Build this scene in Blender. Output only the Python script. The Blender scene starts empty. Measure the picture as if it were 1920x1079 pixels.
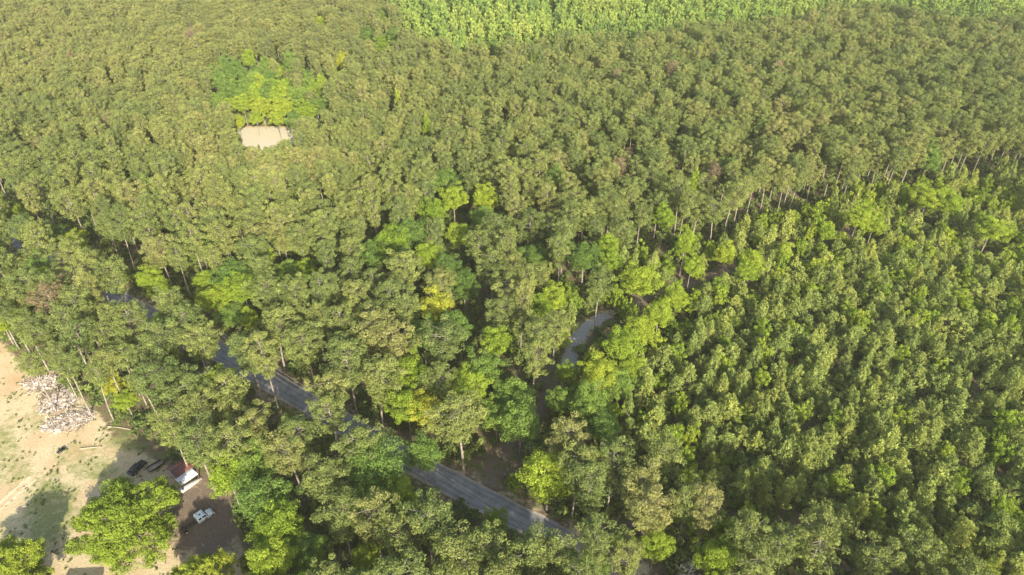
import bpy, math, random
import numpy as np
from mathutils import Vector, Matrix
random.seed(7); rng = np.random.default_rng(11)
R = math.radians
sc = bpy.context.scene
col = sc.collection

# ------------------------------------------------------------------ camera
PITCH = 36.0; HCAM = 130.0; F = 1297.0            # F in photo pixels (1920 wide)
cd = bpy.data.cameras.new('camera'); cam = bpy.data.objects.new('camera', cd); col.objects.link(cam)
cam.location = (0, 0, HCAM); cam.rotation_euler = (R(90 - PITCH), 0, 0)
cd.sensor_width = 36; cd.lens = F / 1920 * 36; cd.clip_start = 1; cd.clip_end = 6000
sc.camera = cam
SP, CP = math.sin(R(PITCH)), math.cos(R(PITCH))

def ray(px, py):
    u = (px - 960) / F; v = (539.5 - py) / F
    return np.array([u, CP + v * SP, -SP + v * CP])
def at(px, py, z=0.0):                            # photo pixel -> world point at height z
    d = ray(px, py); t = (z - HCAM) / d[2]
    return np.array([d[0] * t, d[1] * t, z])
def proj(p):
    x, y, z = p[..., 0], p[..., 1], p[..., 2] - HCAM
    dep = y * CP - z * SP
    return 960 + F * x / dep, 539.5 - F * (y * SP + z * CP) / dep, dep

# ------------------------------------------------------------------ light
anti = ray(500, 325); anti /= np.linalg.norm(anti)
SUN_EL = math.asin(-anti[2]); SUN_AZ = math.atan2(-anti[0], -anti[1])   # clockwise from +Y
w = bpy.data.worlds.new('World'); sc.world = w; w.use_nodes = True
nt = w.node_tree; nt.nodes.clear()
sky = nt.nodes.new('ShaderNodeTexSky'); sky.sky_type = 'NISHITA'; sky.sun_disc = False
sky.sun_elevation = SUN_EL; sky.sun_rotation = SUN_AZ; sky.air_density = 1.2; sky.dust_density = 2.0
bg = nt.nodes.new('ShaderNodeBackground'); bg.inputs[1].default_value = 0.13
wo = nt.nodes.new('ShaderNodeOutputWorld')
nt.links.new(sky.outputs[0], bg.inputs[0]); nt.links.new(bg.outputs[0], wo.inputs[0])
sd = bpy.data.lights.new('sun', 'SUN'); sd.energy = 5.0; sd.angle = R(0.6); sd.color = (1.0, 0.91, 0.72)
sun = bpy.data.objects.new('sun', sd); col.objects.link(sun)
sun.rotation_euler = Vector(anti).to_track_quat('-Z', 'Y').to_euler()
sc.view_settings.view_transform = 'Standard'; sc.view_settings.look = 'None'
sc.view_settings.gamma = 1.0; sc.view_settings.exposure = 1.38

# ------------------------------------------------------------------ materials
def newmat(name):
    m = bpy.data.materials.new(name); m.use_nodes = True; t = m.node_tree; t.nodes.clear()
    out = t.nodes.new('ShaderNodeOutputMaterial'); return m, t, out
def N(t, typ, **kw):
    n = t.nodes.new(typ)
    for k, v in kw.items(): setattr(n, k, v)
    return n
def L(t, a, b): t.links.new(a, b)
def math_(t, op, a, b=None, clamp=False):
    n = N(t, 'ShaderNodeMath', operation=op, use_clamp=clamp)
    for i, x in enumerate((a, b)):
        if x is None: continue
        if hasattr(x, 'links'): L(t, x, n.inputs[i])
        else: n.inputs[i].default_value = x
    return n.outputs[0]
def noise(t, scale, detail=3, vec=None, rough=.55, dist=0):
    n = N(t, 'ShaderNodeTexNoise'); n.inputs['Scale'].default_value = scale; n.inputs['Detail'].default_value = detail
    n.inputs['Roughness'].default_value = rough; n.inputs['Distortion'].default_value = dist
    if vec is not None: L(t, vec, n.inputs['Vector'])
    return n.outputs[0]
def ramp(t, fac, stops, interp='LINEAR'):
    n = N(t, 'ShaderNodeValToRGB'); n.color_ramp.interpolation = interp
    e = n.color_ramp.elements
    while len(e) < len(stops): e.new(0.5)
    for i, (p, c) in enumerate(stops):
        e[i].position = p; e[i].color = (*c, 1) if len(c) == 3 else c
    L(t, fac, n.inputs[0]); return n.outputs[0]
def mix(t, fac, a, b, mode='MIX'):
    n = N(t, 'ShaderNodeMix', data_type='RGBA', blend_type=mode)
    for sock, x in ((n.inputs[0], fac), (n.inputs[6], a), (n.inputs[7], b)):
        if hasattr(x, 'links'): L(t, x, sock)
        elif isinstance(x, (int, float)): sock.default_value = x
        else: sock.default_value = (*x, 1)
    return n.outputs[2]

def leaf_mat(name, stops, region=None, trans=0.32, tone_amp=0.5, tan=0.0):
    """foliage: colour by tree (random per tree), by leaf clump (tone attribute)"""
    m, t, out = newmat(name)
    oi = N(t, 'ShaderNodeObjectInfo'); at_ = N(t, 'ShaderNodeAttribute', attribute_name='tone')
    geo = N(t, 'ShaderNodeNewGeometry')
    big = noise(t, 0.012, 2, geo.outputs['Position'])
    f = math_(t, 'ADD', math_(t, 'MULTIPLY', oi.outputs['Random'], .62), math_(t, 'MULTIPLY', math_(t, 'SUBTRACT', big, .5), .9))
    f = math_(t, 'ADD', f, math_(t, 'MULTIPLY', math_(t, 'SUBTRACT', at_.outputs['Fac'], .5), .35))
    f = math_(t, 'ADD', f, .19, clamp=True)
    c = ramp(t, f, stops)
    if tan:      # the old stand to the north-west is browner
        sx = N(t, 'ShaderNodeSeparateXYZ'); L(t, geo.outputs['Position'], sx.inputs[0])
        a = math_(t, 'DIVIDE', math_(t, 'SUBTRACT', sx.outputs[1], 200.), 180., True)
        b = math_(t, 'DIVIDE', math_(t, 'SUBTRACT', 60., sx.outputs[0]), 160., True)
        c = mix(t, math_(t, 'MULTIPLY', math_(t, 'MULTIPLY', a, b), tan), c, (.27, .235, .095))
    k = math_(t, 'ADD', math_(t, 'MULTIPLY', at_.outputs['Fac'], tone_amp), 1 - tone_amp / 2)
    c = mix(t, 1.0, c, k, 'MULTIPLY') if False else mixval(t, c, k)
    d = N(t, 'ShaderNodeBsdfDiffuse'); L(t, c, d.inputs[0])
    tr = N(t, 'ShaderNodeBsdfTranslucent'); L(t, mixval(t, c, 1.25), tr.inputs[0])
    ms = N(t, 'ShaderNodeMixShader'); ms.inputs[0].default_value = trans
    L(t, d.outputs[0], ms.inputs[1]); L(t, tr.outputs[0], ms.inputs[2])
    L(t, ms.outputs[0], out.inputs[0]); return m
def mixval(t, c, k):
    n = N(t, 'ShaderNodeVectorMath', operation='SCALE'); L(t, c, n.inputs[0])
    if hasattr(k, 'links'): L(t, k, n.inputs['Scale'])
    else: n.inputs['Scale'].default_value = k
    return n.outputs[0]

M = {}
M['pine'] = leaf_mat('pine_needles', [(0, (.110, .154, .049)), (.35, (.152, .190, .058)), (.7, (.202, .229, .066)), (1, (.236, .228, .084))], trans=.3, tone_amp=.75, tan=.22)
M['young'] = leaf_mat('young_pine_needles', [(0, (.165, .222, .062)), (.5, (.252, .298, .084)), (.85, (.315, .346, .086)), (1, (.37, .40, .07))], tone_amp=.7)
M['lime'] = leaf_mat('spring_leaves', [(0, (.17, .25, .035)), (.4, (.23, .31, .040)), (.8, (.30, .36, .045)), (1, (.34, .37, .05))], trans=.4)
M['oak'] = leaf_mat('yard_tree_leaves', [(0, (.17, .24, .035)), (.5, (.24, .30, .040)), (1, (.31, .34, .05))], trans=.4)
M['green'] = leaf_mat('green_leaves', [(0, (.10, .165, .042)), (.5, (.155, .235, .052)), (1, (.22, .30, .06))], trans=.38)
M['yellow'] = leaf_mat('yellow_leaves', [(0, (.32, .36, .05)), (.6, (.40, .40, .055)), (1, (.46, .42, .08))], trans=.4)
M['pale'] = leaf_mat('pale_spring_leaves', [(0, (.12, .20, .06)), (.35, (.20, .29, .072)), (.7, (.28, .36, .082)), (1, (.35, .39, .10))], trans=.4)
M['brown'] = leaf_mat('dying_needles', [(0, (.19, .15, .08)), (1, (.26, .20, .12))])
M['shrub'] = leaf_mat('undergrowth_leaves', [(0, (.08, .12, .04)), (.5, (.14, .18, .055)), (.85, (.22, .26, .07)), (1, (.30, .32, .08))], trans=.3)

def simple(name, stops, scale=1.5, rough=.85, detail=4, bump=0, metal=0, spec=.3):
    m, t, out = newmat(name)
    geo = N(t, 'ShaderNodeTexCoord'); n = noise(t, scale, detail, geo.outputs['Object'])
    b = N(t, 'ShaderNodeBsdfPrincipled'); L(t, ramp(t, n, stops), b.inputs['Base Color'])
    b.inputs['Roughness'].default_value = rough; b.inputs['Metallic'].default_value = metal
    b.inputs['Specular IOR Level'].default_value = spec
    if bump:
        bp = N(t, 'ShaderNodeBump'); bp.inputs['Strength'].default_value = bump; L(t, n, bp.inputs['Height']); L(t, bp.outputs[0], b.inputs['Normal'])
    L(t, b.outputs[0], out.inputs[0]); return m
M['bark'] = simple('pine_bark', [(.3, (.10, .085, .07)), (.5, (.20, .17, .14)), (.7, (.32, .28, .24))], 2.0)
M['deadwood'] = simple('bleached_deadwood', [(.3, (.35, .31, .28)), (.7, (.62, .58, .54))], 1.4)

# ------------------------------------------------------------------ mesh helpers
def mesh_np(name, V, quads=None, tris=None, mats=(), midx=None, tone=None, smooth=False):
    me = bpy.data.meshes.new(name)
    V = np.asarray(V, dtype=np.float32)
    nq = 0 if quads is None else len(quads); ntr = 0 if tris is None else len(tris)
    me.vertices.add(len(V)); me.vertices.foreach_set('co', V.ravel())
    loops = []
    if nq: loops.append(np.asarray(quads).ravel())
    if ntr: loops.append(np.asarray(tris).ravel())
    lp = np.concatenate(loops).astype(np.int32)
    me.loops.add(len(lp)); me.loops.foreach_set('vertex_index', lp)
    me.polygons.add(nq + ntr)
    st = np.concatenate([np.arange(nq) * 4, nq * 4 + np.arange(ntr) * 3]).astype(np.int32)
    me.polygons.foreach_set('loop_start', st)
    for m in mats: me.materials.append(m)
    if midx is not None: me.polygons.foreach_set('material_index', np.asarray(midx, dtype=np.int32))
    me.update(calc_edges=True)
    if tone is not None:
        a = me.attributes.new('tone', 'FLOAT', 'POINT'); a.data.foreach_set('value', np.asarray(tone, dtype=np.float32))
    if smooth: me.polygons.foreach_set('use_smooth', np.ones(nq + ntr, dtype=bool))
    return me

class Geo:
    """collects quads/tris with material index and tone"""
    def __init__(s): s.V = []; s.Q = []; s.T = []; s.qm = []; s.tm = []; s.tone = []; s.n = 0
    def add(s, V, Q=None, T=None, m=0, tone=None):
        V = np.asarray(V, dtype=float); s.V.append(V)
        if Q is not None and len(Q): s.Q.append(np.asarray(Q) + s.n); s.qm += [m] * len(Q)
        if T is not None and len(T): s.T.append(np.asarray(T) + s.n); s.tm += [m] * len(T)
        s.tone.append(np.full(len(V), .5) if tone is None else np.asarray(tone)); s.n += len(V)
    def mesh(s, name, mats, smooth=False):
        return mesh_np(name, np.concatenate(s.V), np.concatenate(s.Q) if s.Q else None, np.concatenate(s.T) if s.T else None,
                       mats, s.qm + s.tm, np.concatenate(s.tone), smooth)
    def obj(s, name, mats, parent=None, smooth=False):
        o = bpy.data.objects.new(name, s.mesh(name, mats, smooth)); col.objects.link(o)
        if parent: o.parent = parent
        return o
    def tube(s, pts, rads, sides=6, m=0, cap=True):
        pts = [np.asarray(p, float) for p in pts]; n = len(pts); V = []; Q = []; T = []
        for i, p in enumerate(pts):
            d = pts[min(i + 1, n - 1)] - pts[max(i - 1, 0)]; d = d / (np.linalg.norm(d) + 1e-9)
            a = np.cross(d, [0, 0, 1.0] if abs(d[2]) < .9 else [1.0, 0, 0]); a /= np.linalg.norm(a); b = np.cross(d, a)
            for k in range(sides):
                th = 2 * math.pi * k / sides; V.append(p + rads[i] * (a * math.cos(th) + b * math.sin(th)))
        for i in range(n - 1):
            for k in range(sides):
                k2 = (k + 1) % sides; Q.append((i * sides + k, i * sides + k2, (i + 1) * sides + k2, (i + 1) * sides + k))
        if cap:
            for i0, c in ((0, pts[0]), ((n - 1) * sides, pts[-1])):
                V.append(c); ci = len(V) - 1
                for k in range(sides): T.append((i0 + k, i0 + (k + 1) % sides, ci))
        s.add(V, Q, T, m)
    def box(s, c, size, rz=0, m=0, tilt=None, taper=None):
        hx, hy, hz = np.array(size) / 2; tx, ty = taper or (1, 1)
        V = np.array([[sx * hx * (tx if sz > 0 else 1), sy * hy * (ty if sz > 0 else 1), sz * hz] for sz in (-1, 1) for sy in (-1, 1) for sx in (-1, 1)])
        if tilt is not None: V = V @ np.array(Matrix.Rotation(tilt[0], 3, tilt[1])).T
        cz, sz_ = math.cos(rz), math.sin(rz)
        V = V @ np.array([[cz, sz_, 0], [-sz_, cz, 0], [0, 0, 1]]) + np.array(c)
        s.add(V, [(0, 2, 3, 1), (4, 5, 7, 6), (0, 1, 5, 4), (2, 6, 7, 3), (0, 4, 6, 2), (1, 3, 7, 5)], None, m)

def leaves(C, D, ln, wd, tone, nrm=None):
    """one quad per centre C with long axis D (n,3), lengths ln, widths wd"""
    n = len(C); D = D / (np.linalg.norm(D, axis=1, keepdims=True) + 1e-9)
    r = rng.normal(size=(n, 3)) if nrm is None else nrm
    W = np.cross(D, r); W /= np.linalg.norm(W, axis=1, keepdims=True) + 1e-9
    a = D * (ln / 2)[:, None]; b = W * (wd / 2)[:, None]
    V = np.stack([C - a - b * .55, C - a * .2 + b * 1.0 - a * .1, C + a, C + b * -1.0 + a * .15], axis=1).reshape(-1, 3)
    Q = np.arange(4 * n).reshape(n, 4)
    return V, Q, np.repeat(tone, 4)

def clump_leaves(g, cen, rad, flat, nleaf, ln, wd, ctone, up=.3, m=0, shell=.55, face=.45, stick=.5):
    """foliage tufts filling lumpy balls: cen (k,3) rad (k,)"""
    k = len(cen); u = rng.normal(size=(k * nleaf, 3)); u /= np.linalg.norm(u, axis=1, keepdims=True)
    rr = shell + (1 - shell) * rng.random(k * nleaf) ** .6
    ci = np.repeat(np.arange(k), nleaf)
    off = u * (rad[ci] * rr)[:, None]; off[:, 2] *= flat
    C = cen[ci] + off
    nr = u + rng.normal(size=u.shape) * face + np.array([0, 0, .25])
    D = np.cross(nr, rng.normal(size=u.shape)); D /= np.linalg.norm(D, axis=1, keepdims=True) + 1e-9
    D = D + u * stick + np.array([0, 0, up * stick])
    s = rng.uniform(.7, 1.3, k * nleaf)
    tn = np.clip(ctone[ci] + rng.normal(0, .09, k * nleaf), 0, 1)
    V, Q, t = leaves(C, D, ln * s, wd * s, tn, nr); g.add(V, Q, None, m, t)

# ------------------------------------------------------------------ tree kinds
class Kind: pass
def mk_pine(i, H=22., cr=4.4, lean=.9, clumps=84, leaf=96, cbf=(.42, .56)):
    """tall pine: long bare trunk, rounded lumpy crown of needle pads"""
    tg = Geo(); cg = Geo()
    lx, ly = rng.normal(0, lean, 2); cb = H * rng.uniform(*cbf); ch = H - cb
    P = lambda s: np.array([lx * s * s, ly * s * s, H * s])
    tg.tube([P(0) - [0, 0, .3], P(.02), P(.25), P(.5), P(.75), P(.97)], [.30, .24, .20, .16, .11, .03], 7)
    cen = []; rad = []
    lob = rng.uniform(.62, 1.25, 7); shp = rng.uniform(.5, .85)
    for k in range(clumps):
        s = (k + .5) / clumps; h = cb + ch * (s ** .85) * .96
        prof = math.sin(math.pi * min(1, (.20 + .80 * (1 - s)) ** .9 * .93)) ** shp if s < .97 else .2
        a = k * 2.399 + rng.normal(0, .25)
        rr = cr * prof * (lob[int(a / 6.283 * 7) % 7]) * (rng.uniform(.45, 1.0) if s < .9 else rng.uniform(0, .5))
        base = P(h / H); end = base + np.array([math.cos(a) * rr, math.sin(a) * rr, rr * rng.uniform(.0, .30)])
        cen.append(end); rad.append(rng.uniform(.58, 1.2) * (.8 + .25 * prof))
        if k % 2 == 0 and rr > .7:
            mid = (base + end) / 2 - np.array([0, 0, .15]); tg.tube([base - [0, 0, .4], mid, end], [.06, .045, .015], 4, cap=False)
    for k in range(4):                                   # dead stubs below the crown
        a = rng.uniform(0, 6.28); h = cb * rng.uniform(.6, .98); l = rng.uniform(.5, 1.6); b = P(h / H)
        tg.tube([b, b + np.array([math.cos(a) * l, math.sin(a) * l, .1])], [.035, .01], 4, cap=False)
    cen = np.array(cen); rad = np.array(rad)
    clump_leaves(cg, cen, rad, .66, leaf, .42, .15, rng.uniform(.25, .8, len(cen)), up=.45)
    return tg, cg
def mk_young(i, H=9., cr=2.7, clumps=62, leaf=34):
    """young plantation pine: cone of whorled branches with upturned tips"""
    tg = Geo(); cg = Geo()
    yl = rng.uniform(.65, 1.3, 5)
    tg.tube([(0, 0, -.2), (0, 0, .1), (0, 0, H * .5), (0, 0, H * .98)], [.14, .11, .07, .02], 6)
    cen = []; rad = []
    for k in range(clumps):
        s = (k + .5) / clumps; h = H * (.16 + .78 * s); r0 = cr * (1 - s) ** .72 + .12
        a = k * 2.399 + rng.normal(0, .3); rr = r0 * rng.uniform(.35, 1.2) * yl[int(a / 6.283 * 5) % 5]
        e = np.array([math.cos(a) * rr, math.sin(a) * rr, h + rr * rng.uniform(.1, .7)]); cen.append(e); rad.append((.34 + .34 * (1 - s)) * rng.uniform(.7, 1.4))
        if k % 3 == 0: tg.tube([(0, 0, h - .2), e * [.5, .5, 1] - [0, 0, .15], e], [.035, .025, .01], 4, cap=False)
    cen = np.array(cen + [[0, 0, H * .96]]); rad = np.array(rad + [.3])
    clump_leaves(cg, cen, rad, 1.25, leaf, .50, .19, rng.uniform(.2, .85, len(cen)), up=1.0, shell=.4, stick=.9)
    return tg, cg
def mk_broad(i, H=20., cr=5., clumps=76, leaf=150, low=.40, lsz=.33, tall=1.0, trunk=.22):
    """broadleaf tree: short trunk, spreading limbs, billowing crown of leaf clumps"""
    tg = Geo(); cg = Geo(); cz = H * (low + (1 - low) * .5); hz = H * (1 - low) * .5
    tg.tube([(0, 0, -.3), (0, 0, .2), (.1, 0, H * .3), (0, .1, H * .6), (0, 0, H * .85)], [trunk * 1.5, trunk, trunk * .85, trunk * .55, .04], 7)
    cen = []; rad = []
    lobes = rng.normal(size=(9, 3)); lobes /= np.linalg.norm(lobes, axis=1, keepdims=True)
    for k in range(clumps):
        zc = 1 - 2 * (k + .5) / clumps; a = k * 2.399; r = math.sqrt(max(0, 1 - zc * zc))
        d = np.array([r * math.cos(a), r * math.sin(a), zc]); d += rng.normal(0, .12, 3)
        lump = .82 + .26 * max(0, (lobes @ d).max() - .6) / .4 - .10
        q = d * lump * rng.uniform(.68, .98)
        if zc < -.55: q[2] *= .7
        e = np.array([q[0] * cr, q[1] * cr, cz + q[2] * hz]); cen.append(e); rad.append(cr * rng.uniform(.17, .29))
        if k % 4 == 0: tg.tube([(0, 0, min(e[2], H * .6) * .75), e * [.5, .5, .9], e], [trunk * .35, trunk * .2, .02], 4, cap=False)
    nin = clumps // 4
    for k in range(nin):
        d = rng.normal(size=3); d /= np.linalg.norm(d); d *= rng.uniform(.2, .6)
        cen.append(np.array([d[0] * cr, d[1] * cr, cz + d[2] * hz])); rad.append(cr * .25)
    cen = np.array(cen); rad = np.array(rad)
    clump_leaves(cg, cen, rad, .72 * tall, leaf, lsz, lsz * .62, rng.uniform(.25, .8, len(cen)), up=.2, shell=.5)
    return tg, cg
def mk_oak(i, H=15., cr=10.5):
    """wide yard tree: forked limbs each carrying its own lobe of leaf clumps, with gaps between"""
    tg = Geo(); cg = Geo()
    tg.tube([(0, 0, -.3), (0, 0, .3), (.1, 0, H * .22)], [.85, .6, .5], 9, cap=False)
    cen = []; rad = []; tn = []
    nl = 40
    for k in range(nl):
        zc = 1 - 1.3 * (k + .5) / nl; a = k * 2.399 + rng.normal(0, .25); r = math.sqrt(max(0, 1 - zc * zc)); q = rng.uniform(.70, .98) if k % 4 else rng.uniform(.35, .55)
        e = np.array([math.cos(a) * r * cr * q, math.sin(a) * r * cr * q, H * .40 + zc * H * .42 * rng.uniform(.85, 1.1)])
        tg.tube([(0, 0, H * .2), e * [.35, .35, .62], e * [.75, .75, .9], e], [.26, .17, .10, .03], 5, cap=False)
        R_ = cr * rng.uniform(.19, .29); lt = rng.uniform(.3, .75)
        for j in range(20):
            d = rng.normal(size=3); d /= np.linalg.norm(d); d[2] = d[2] * .55 + .1
            c = e + d * R_ * rng.uniform(.55, 1.1); cen.append(c); rad.append(R_ * rng.uniform(.28, .50)); tn.append(lt + rng.normal(0, .12))
            if j % 3 == 0: tg.tube([e, c], [.035, .012], 3, cap=False)
    clump_leaves(cg, np.array(cen), np.array(rad), .6, 90, .34, .23, np.clip(tn, 0, 1), up=.2, shell=.4, face=.5)
    return tg, cg
def mk_shrub(i, H=1.6, cr=1.3):
    tg = Geo(); cg = Geo()
    for k in range(5):
        a = k * 1.26; tg.tube([(0, 0, 0), (math.cos(a) * cr * .5, math.sin(a) * cr * .5, H * .7)], [.04, .01], 4, cap=False)
    cen = rng.normal(size=(12, 3)) * [cr * .45, cr * .45, H * .2] + [0, 0, H * .5]
    clump_leaves(cg, cen, rng.uniform(.3, .6, 12), .8, 26, .34, .2, rng.uniform(.2, .8, 12), up=.4, shell=.3)
    return tg, cg

def protos(prefix, fn, n, leafmat, base_h, **kw):
    """n variants; each gives separate trunk + crown meshes and one joined mesh for the far mass"""
    out = []
    for i in range(n):
        tg, cg = fn(i, **kw)
        tm = tg.mesh(prefix + '_trunk', [M['bark']]); cm = cg.mesh(prefix + '_crown', [leafmat])
        jg = Geo()
        for g, m in ((tg, 0), (cg, 1)):
            for V, t in zip([np.concatenate(g.V)], [np.concatenate(g.tone)]):
                jg.add(V, np.concatenate(g.Q) if g.Q else None, np.concatenate(g.T) if g.T else None, m, t)
        jm = jg.mesh(prefix + '_whole', [M['bark'], leafmat])
        out.append((tm, cm, jm, base_h))
    return out
K = {}
K['pine'] = protos('pine', mk_pine, 16, M['pine'], 20.)
K['young'] = protos('young_pine', mk_young, 14, M['young'], 9.)
for c in ('lime', 'green', 'yellow'): K[c] = protos(c + '_broadleaf', mk_broad, 4 if c != 'yellow' else 2, M[c], 14.)
K['oak'] = protos('yard_oak', mk_oak, 3, M['oak'], 15.)
K['pale'] = protos('pale_broadleaf', mk_broad, 6, M['pale'], 14., H=22.5, cr=3.2, clumps=48, leaf=60, low=.2, lsz=.6, tall=1.5)
K['limeyoung'] = protos('sapling', mk_broad, 4, M['lime'], 7., H=8., cr=2.5, clumps=30, leaf=60, low=.12, lsz=.33, tall=1.4, trunk=.09)
K['edgepine'] = protos('edge_pine', mk_pine, 4, M['pine'], 21., H=21., cr=3.6, clumps=52, leaf=76, cbf=(.62, .68), lean=1.0)
K['brown'] = protos('dying_pine', mk_pine, 1, M['brown'], 20., leaf=40)

# ------------------------------------------------------------------ zones in the photo (pixel polygons)
def inpoly(px, py, poly):
    px = np.asarray(px, float); py = np.asarray(py, float); r = np.zeros(px.shape, bool); n = len(poly)
    for i in range(n):
        x1, y1 = poly[i]; x2, y2 = poly[(i + 1) % n]
        if y1 == y2: continue
        c = ((y1 > py) != (y2 > py)) & (px < (x2 - x1) * (py - y1) / (y2 - y1) + x1); r ^= c
    return r
PLANT = [(1075, 690), (1120, 640), (1190, 600), (1330, 525), (1450, 480), (1600, 430), (1750, 400), (2100, 385), (2300, 600), (2300, 1400),
         (2000, 1130), (1800, 1075), (1680, 1010), (1560, 955), (1450, 945), (1290, 890), (1200, 820), (1110, 790), (1060, 750)]
PALE = [(700, -40), (735, 5), (760, 40), (790, 65), (860, 92), (940, 82), (1010, 72), (1100, 62), (1180, 66), (1290, 45), (1400, 36), (1480, 30), (1540, 14), (1640, 3),
        (1700, 12), (1800, 28), (1900, 26), (2300, 60), (2500, -250), (600, -250)]
YARD = [(-400, 600), (0, 640), (25, 665), (70, 700), (190, 765), (215, 800), (300, 822), (345, 870), (405, 905), (440, 960), (455, 1030), (480, 1250), (-400, 1250)]
CLEAR = [(395, 165), (600, 165), (615, 250), (560, 275), (450, 278), (420, 245)]
# main road and dirt road on the ground, as pixel polylines
ROAD = [(-320, 265), (-150, 355), (0, 432), (110, 497), (220, 560), (340, 622), (480, 700), (600, 768), (720, 838), (850, 908), (1000, 985), (1100, 1045), (1250, 1150), (1400, 1300)]
TRACK = [(915, 935), (925, 880), (960, 830), (1010, 770), (1050, 715), (1072, 665), (1085, 630), (1120, 600), (1190, 568), (1340, 515), (1450, 478), (1600, 432), (1760, 395), (1960, 370), (2300, 350)]
def smooth_line(pts, n=8):
    P = [at(*p)[:2] for p in pts]; out = []
    for i in range(len(P) - 1):
        p0, p1, p2, p3 = P[max(i - 1, 0)], P[i], P[i + 1], P[min(i + 2, len(P) - 1)]
        for k in range(n):
            t = k / n; out.append(.5 * ((2 * p1) + (-p0 + p2) * t + (2 * p0 - 5 * p1 + 4 * p2 - p3) * t * t + (-p0 + 3 * p1 - 3 * p2 + p3) * t ** 3))
    out.append(P[-1]); return np.array(out)
road_l = smooth_line(ROAD); track_l = smooth_line(TRACK)
def dist_line(X, Y, line):
    d = np.full(np.shape(X), 1e9)
    for a, b in zip(line[:-1], line[1:]):
        ab = b - a; t = np.clip(((X - a[0]) * ab[0] + (Y - a[1]) * ab[1]) / (ab @ ab + 1e-9), 0, 1)
        d = np.minimum(d, np.hypot(X - a[0] - t * ab[0], Y - a[1] - t * ab[1]))
    return d
# parts of the photo where bare ground shows: no crown may cover them
OPEN = [[(1262, 1012), (1305, 1012), (1305, 1079), (1268, 1079)],
        [(465, 695), (500, 695), (560, 735), (570, 755), (515, 750), (480, 720)],
        [(715, 805), (790, 835), (940, 900), (1000, 990), (900, 985), (835, 925), (760, 865)],
               [(1075, 605), (1120, 596), (1150, 582), (1152, 592), (1115, 625), (1090, 658), (1072, 655)],
        [(455, 248), (482, 246), (520, 248), (552, 250), (549, 258), (525, 261), (500, 268), (468, 266)],
        [(462, 249), (500, 249), (500, 264), (468, 262)], [(500, 250), (548, 252), (545, 257), (505, 263)], [(475, 252), (490, 252), (490, 262), (475, 262)], [(508, 252), (526, 252), (526, 260), (508, 260)],
        [(1320, 508), (1345, 504), (1350, 516), (1325, 520)],
        [(1140, 1045), (1160, 1045), (1195, 1085), (1160, 1085)], [(1045, 990), (1095, 1008), (1105, 1028), (1060, 1015)],
        [(0, 650), (20, 660), (60, 720), (110, 790), (190, 800), (215, 850), (140, 900), (130, 1040), (130, 1079), (100, 1079), (60, 1000), (0, 980)],
        [(365, 915), (400, 930), (430, 960), (440, 1010), (400, 1030), (340, 1010), (330, 990)], [(342, 888), (372, 888), (372, 915), (345, 920)]]
def covers_open(x, y, zc, r):
    p = np.array([x, y, zc]); pts = [p]
    for a in range(6): pts.append(p + np.array([math.cos(a * 1.047) * r * .8, math.sin(a * 1.047) * r * .8, 0]))
    pts += [p + np.array([math.cos(a * 1.047) * r * .5, math.sin(a * 1.047) * r * .5, min(r, 5) * 1.0]) for a in range(6)]
    u, v, d = proj(np.array(pts))
    return any(inpoly(u, v, q).any() for q in OPEN)

# ------------------------------------------------------------------ where each tree stands
i0 = int(np.argmin(np.hypot(*(track_l - at(1066, 690)[:2]).T))); i1 = int(np.argmin(np.hypot(*(track_l - at(1140, 588)[:2]).T)))
gravel_l = track_l[i0:i1 + 1]
TREES = []                     # (kind, x, y, scale_h, scale_r, zcrown)
ZC = {'pine': 17., 'young': 5.2, 'lime': 14., 'green': 14., 'yellow': 14., 'oak': 9, 'pale': 14.5, 'limeyoung': 4.4, 'brown': 17., 'edgepine': 17.3}
CR = {'pine': 4.4, 'young': 2.6, 'lime': 5., 'green': 5., 'yellow': 5., 'oak': 10.5, 'pale': 3.4, 'limeyoung': 2.5, 'brown': 4.4, 'edgepine': 3.4}
grid = {}
def near_ok(x, y, d, fac=1.0):
    gx, gy = int(x // 9), int(y // 9)
    for i in range(-2, 3):
        for j in range(-2, 3):
            for (a, b, r) in grid.get((gx + i, gy + j), ()):
                if math.hypot(a - x, b - y) < (d + r) * .5 * fac: return False
    return True
def put(kind, x, y, sh, sr, d, manual=False):
    TREES.append([kind, x, y, sh, sr, manual]); grid.setdefault((int(x // 9), int(y // 9)), []).append((x, y, d))
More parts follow.
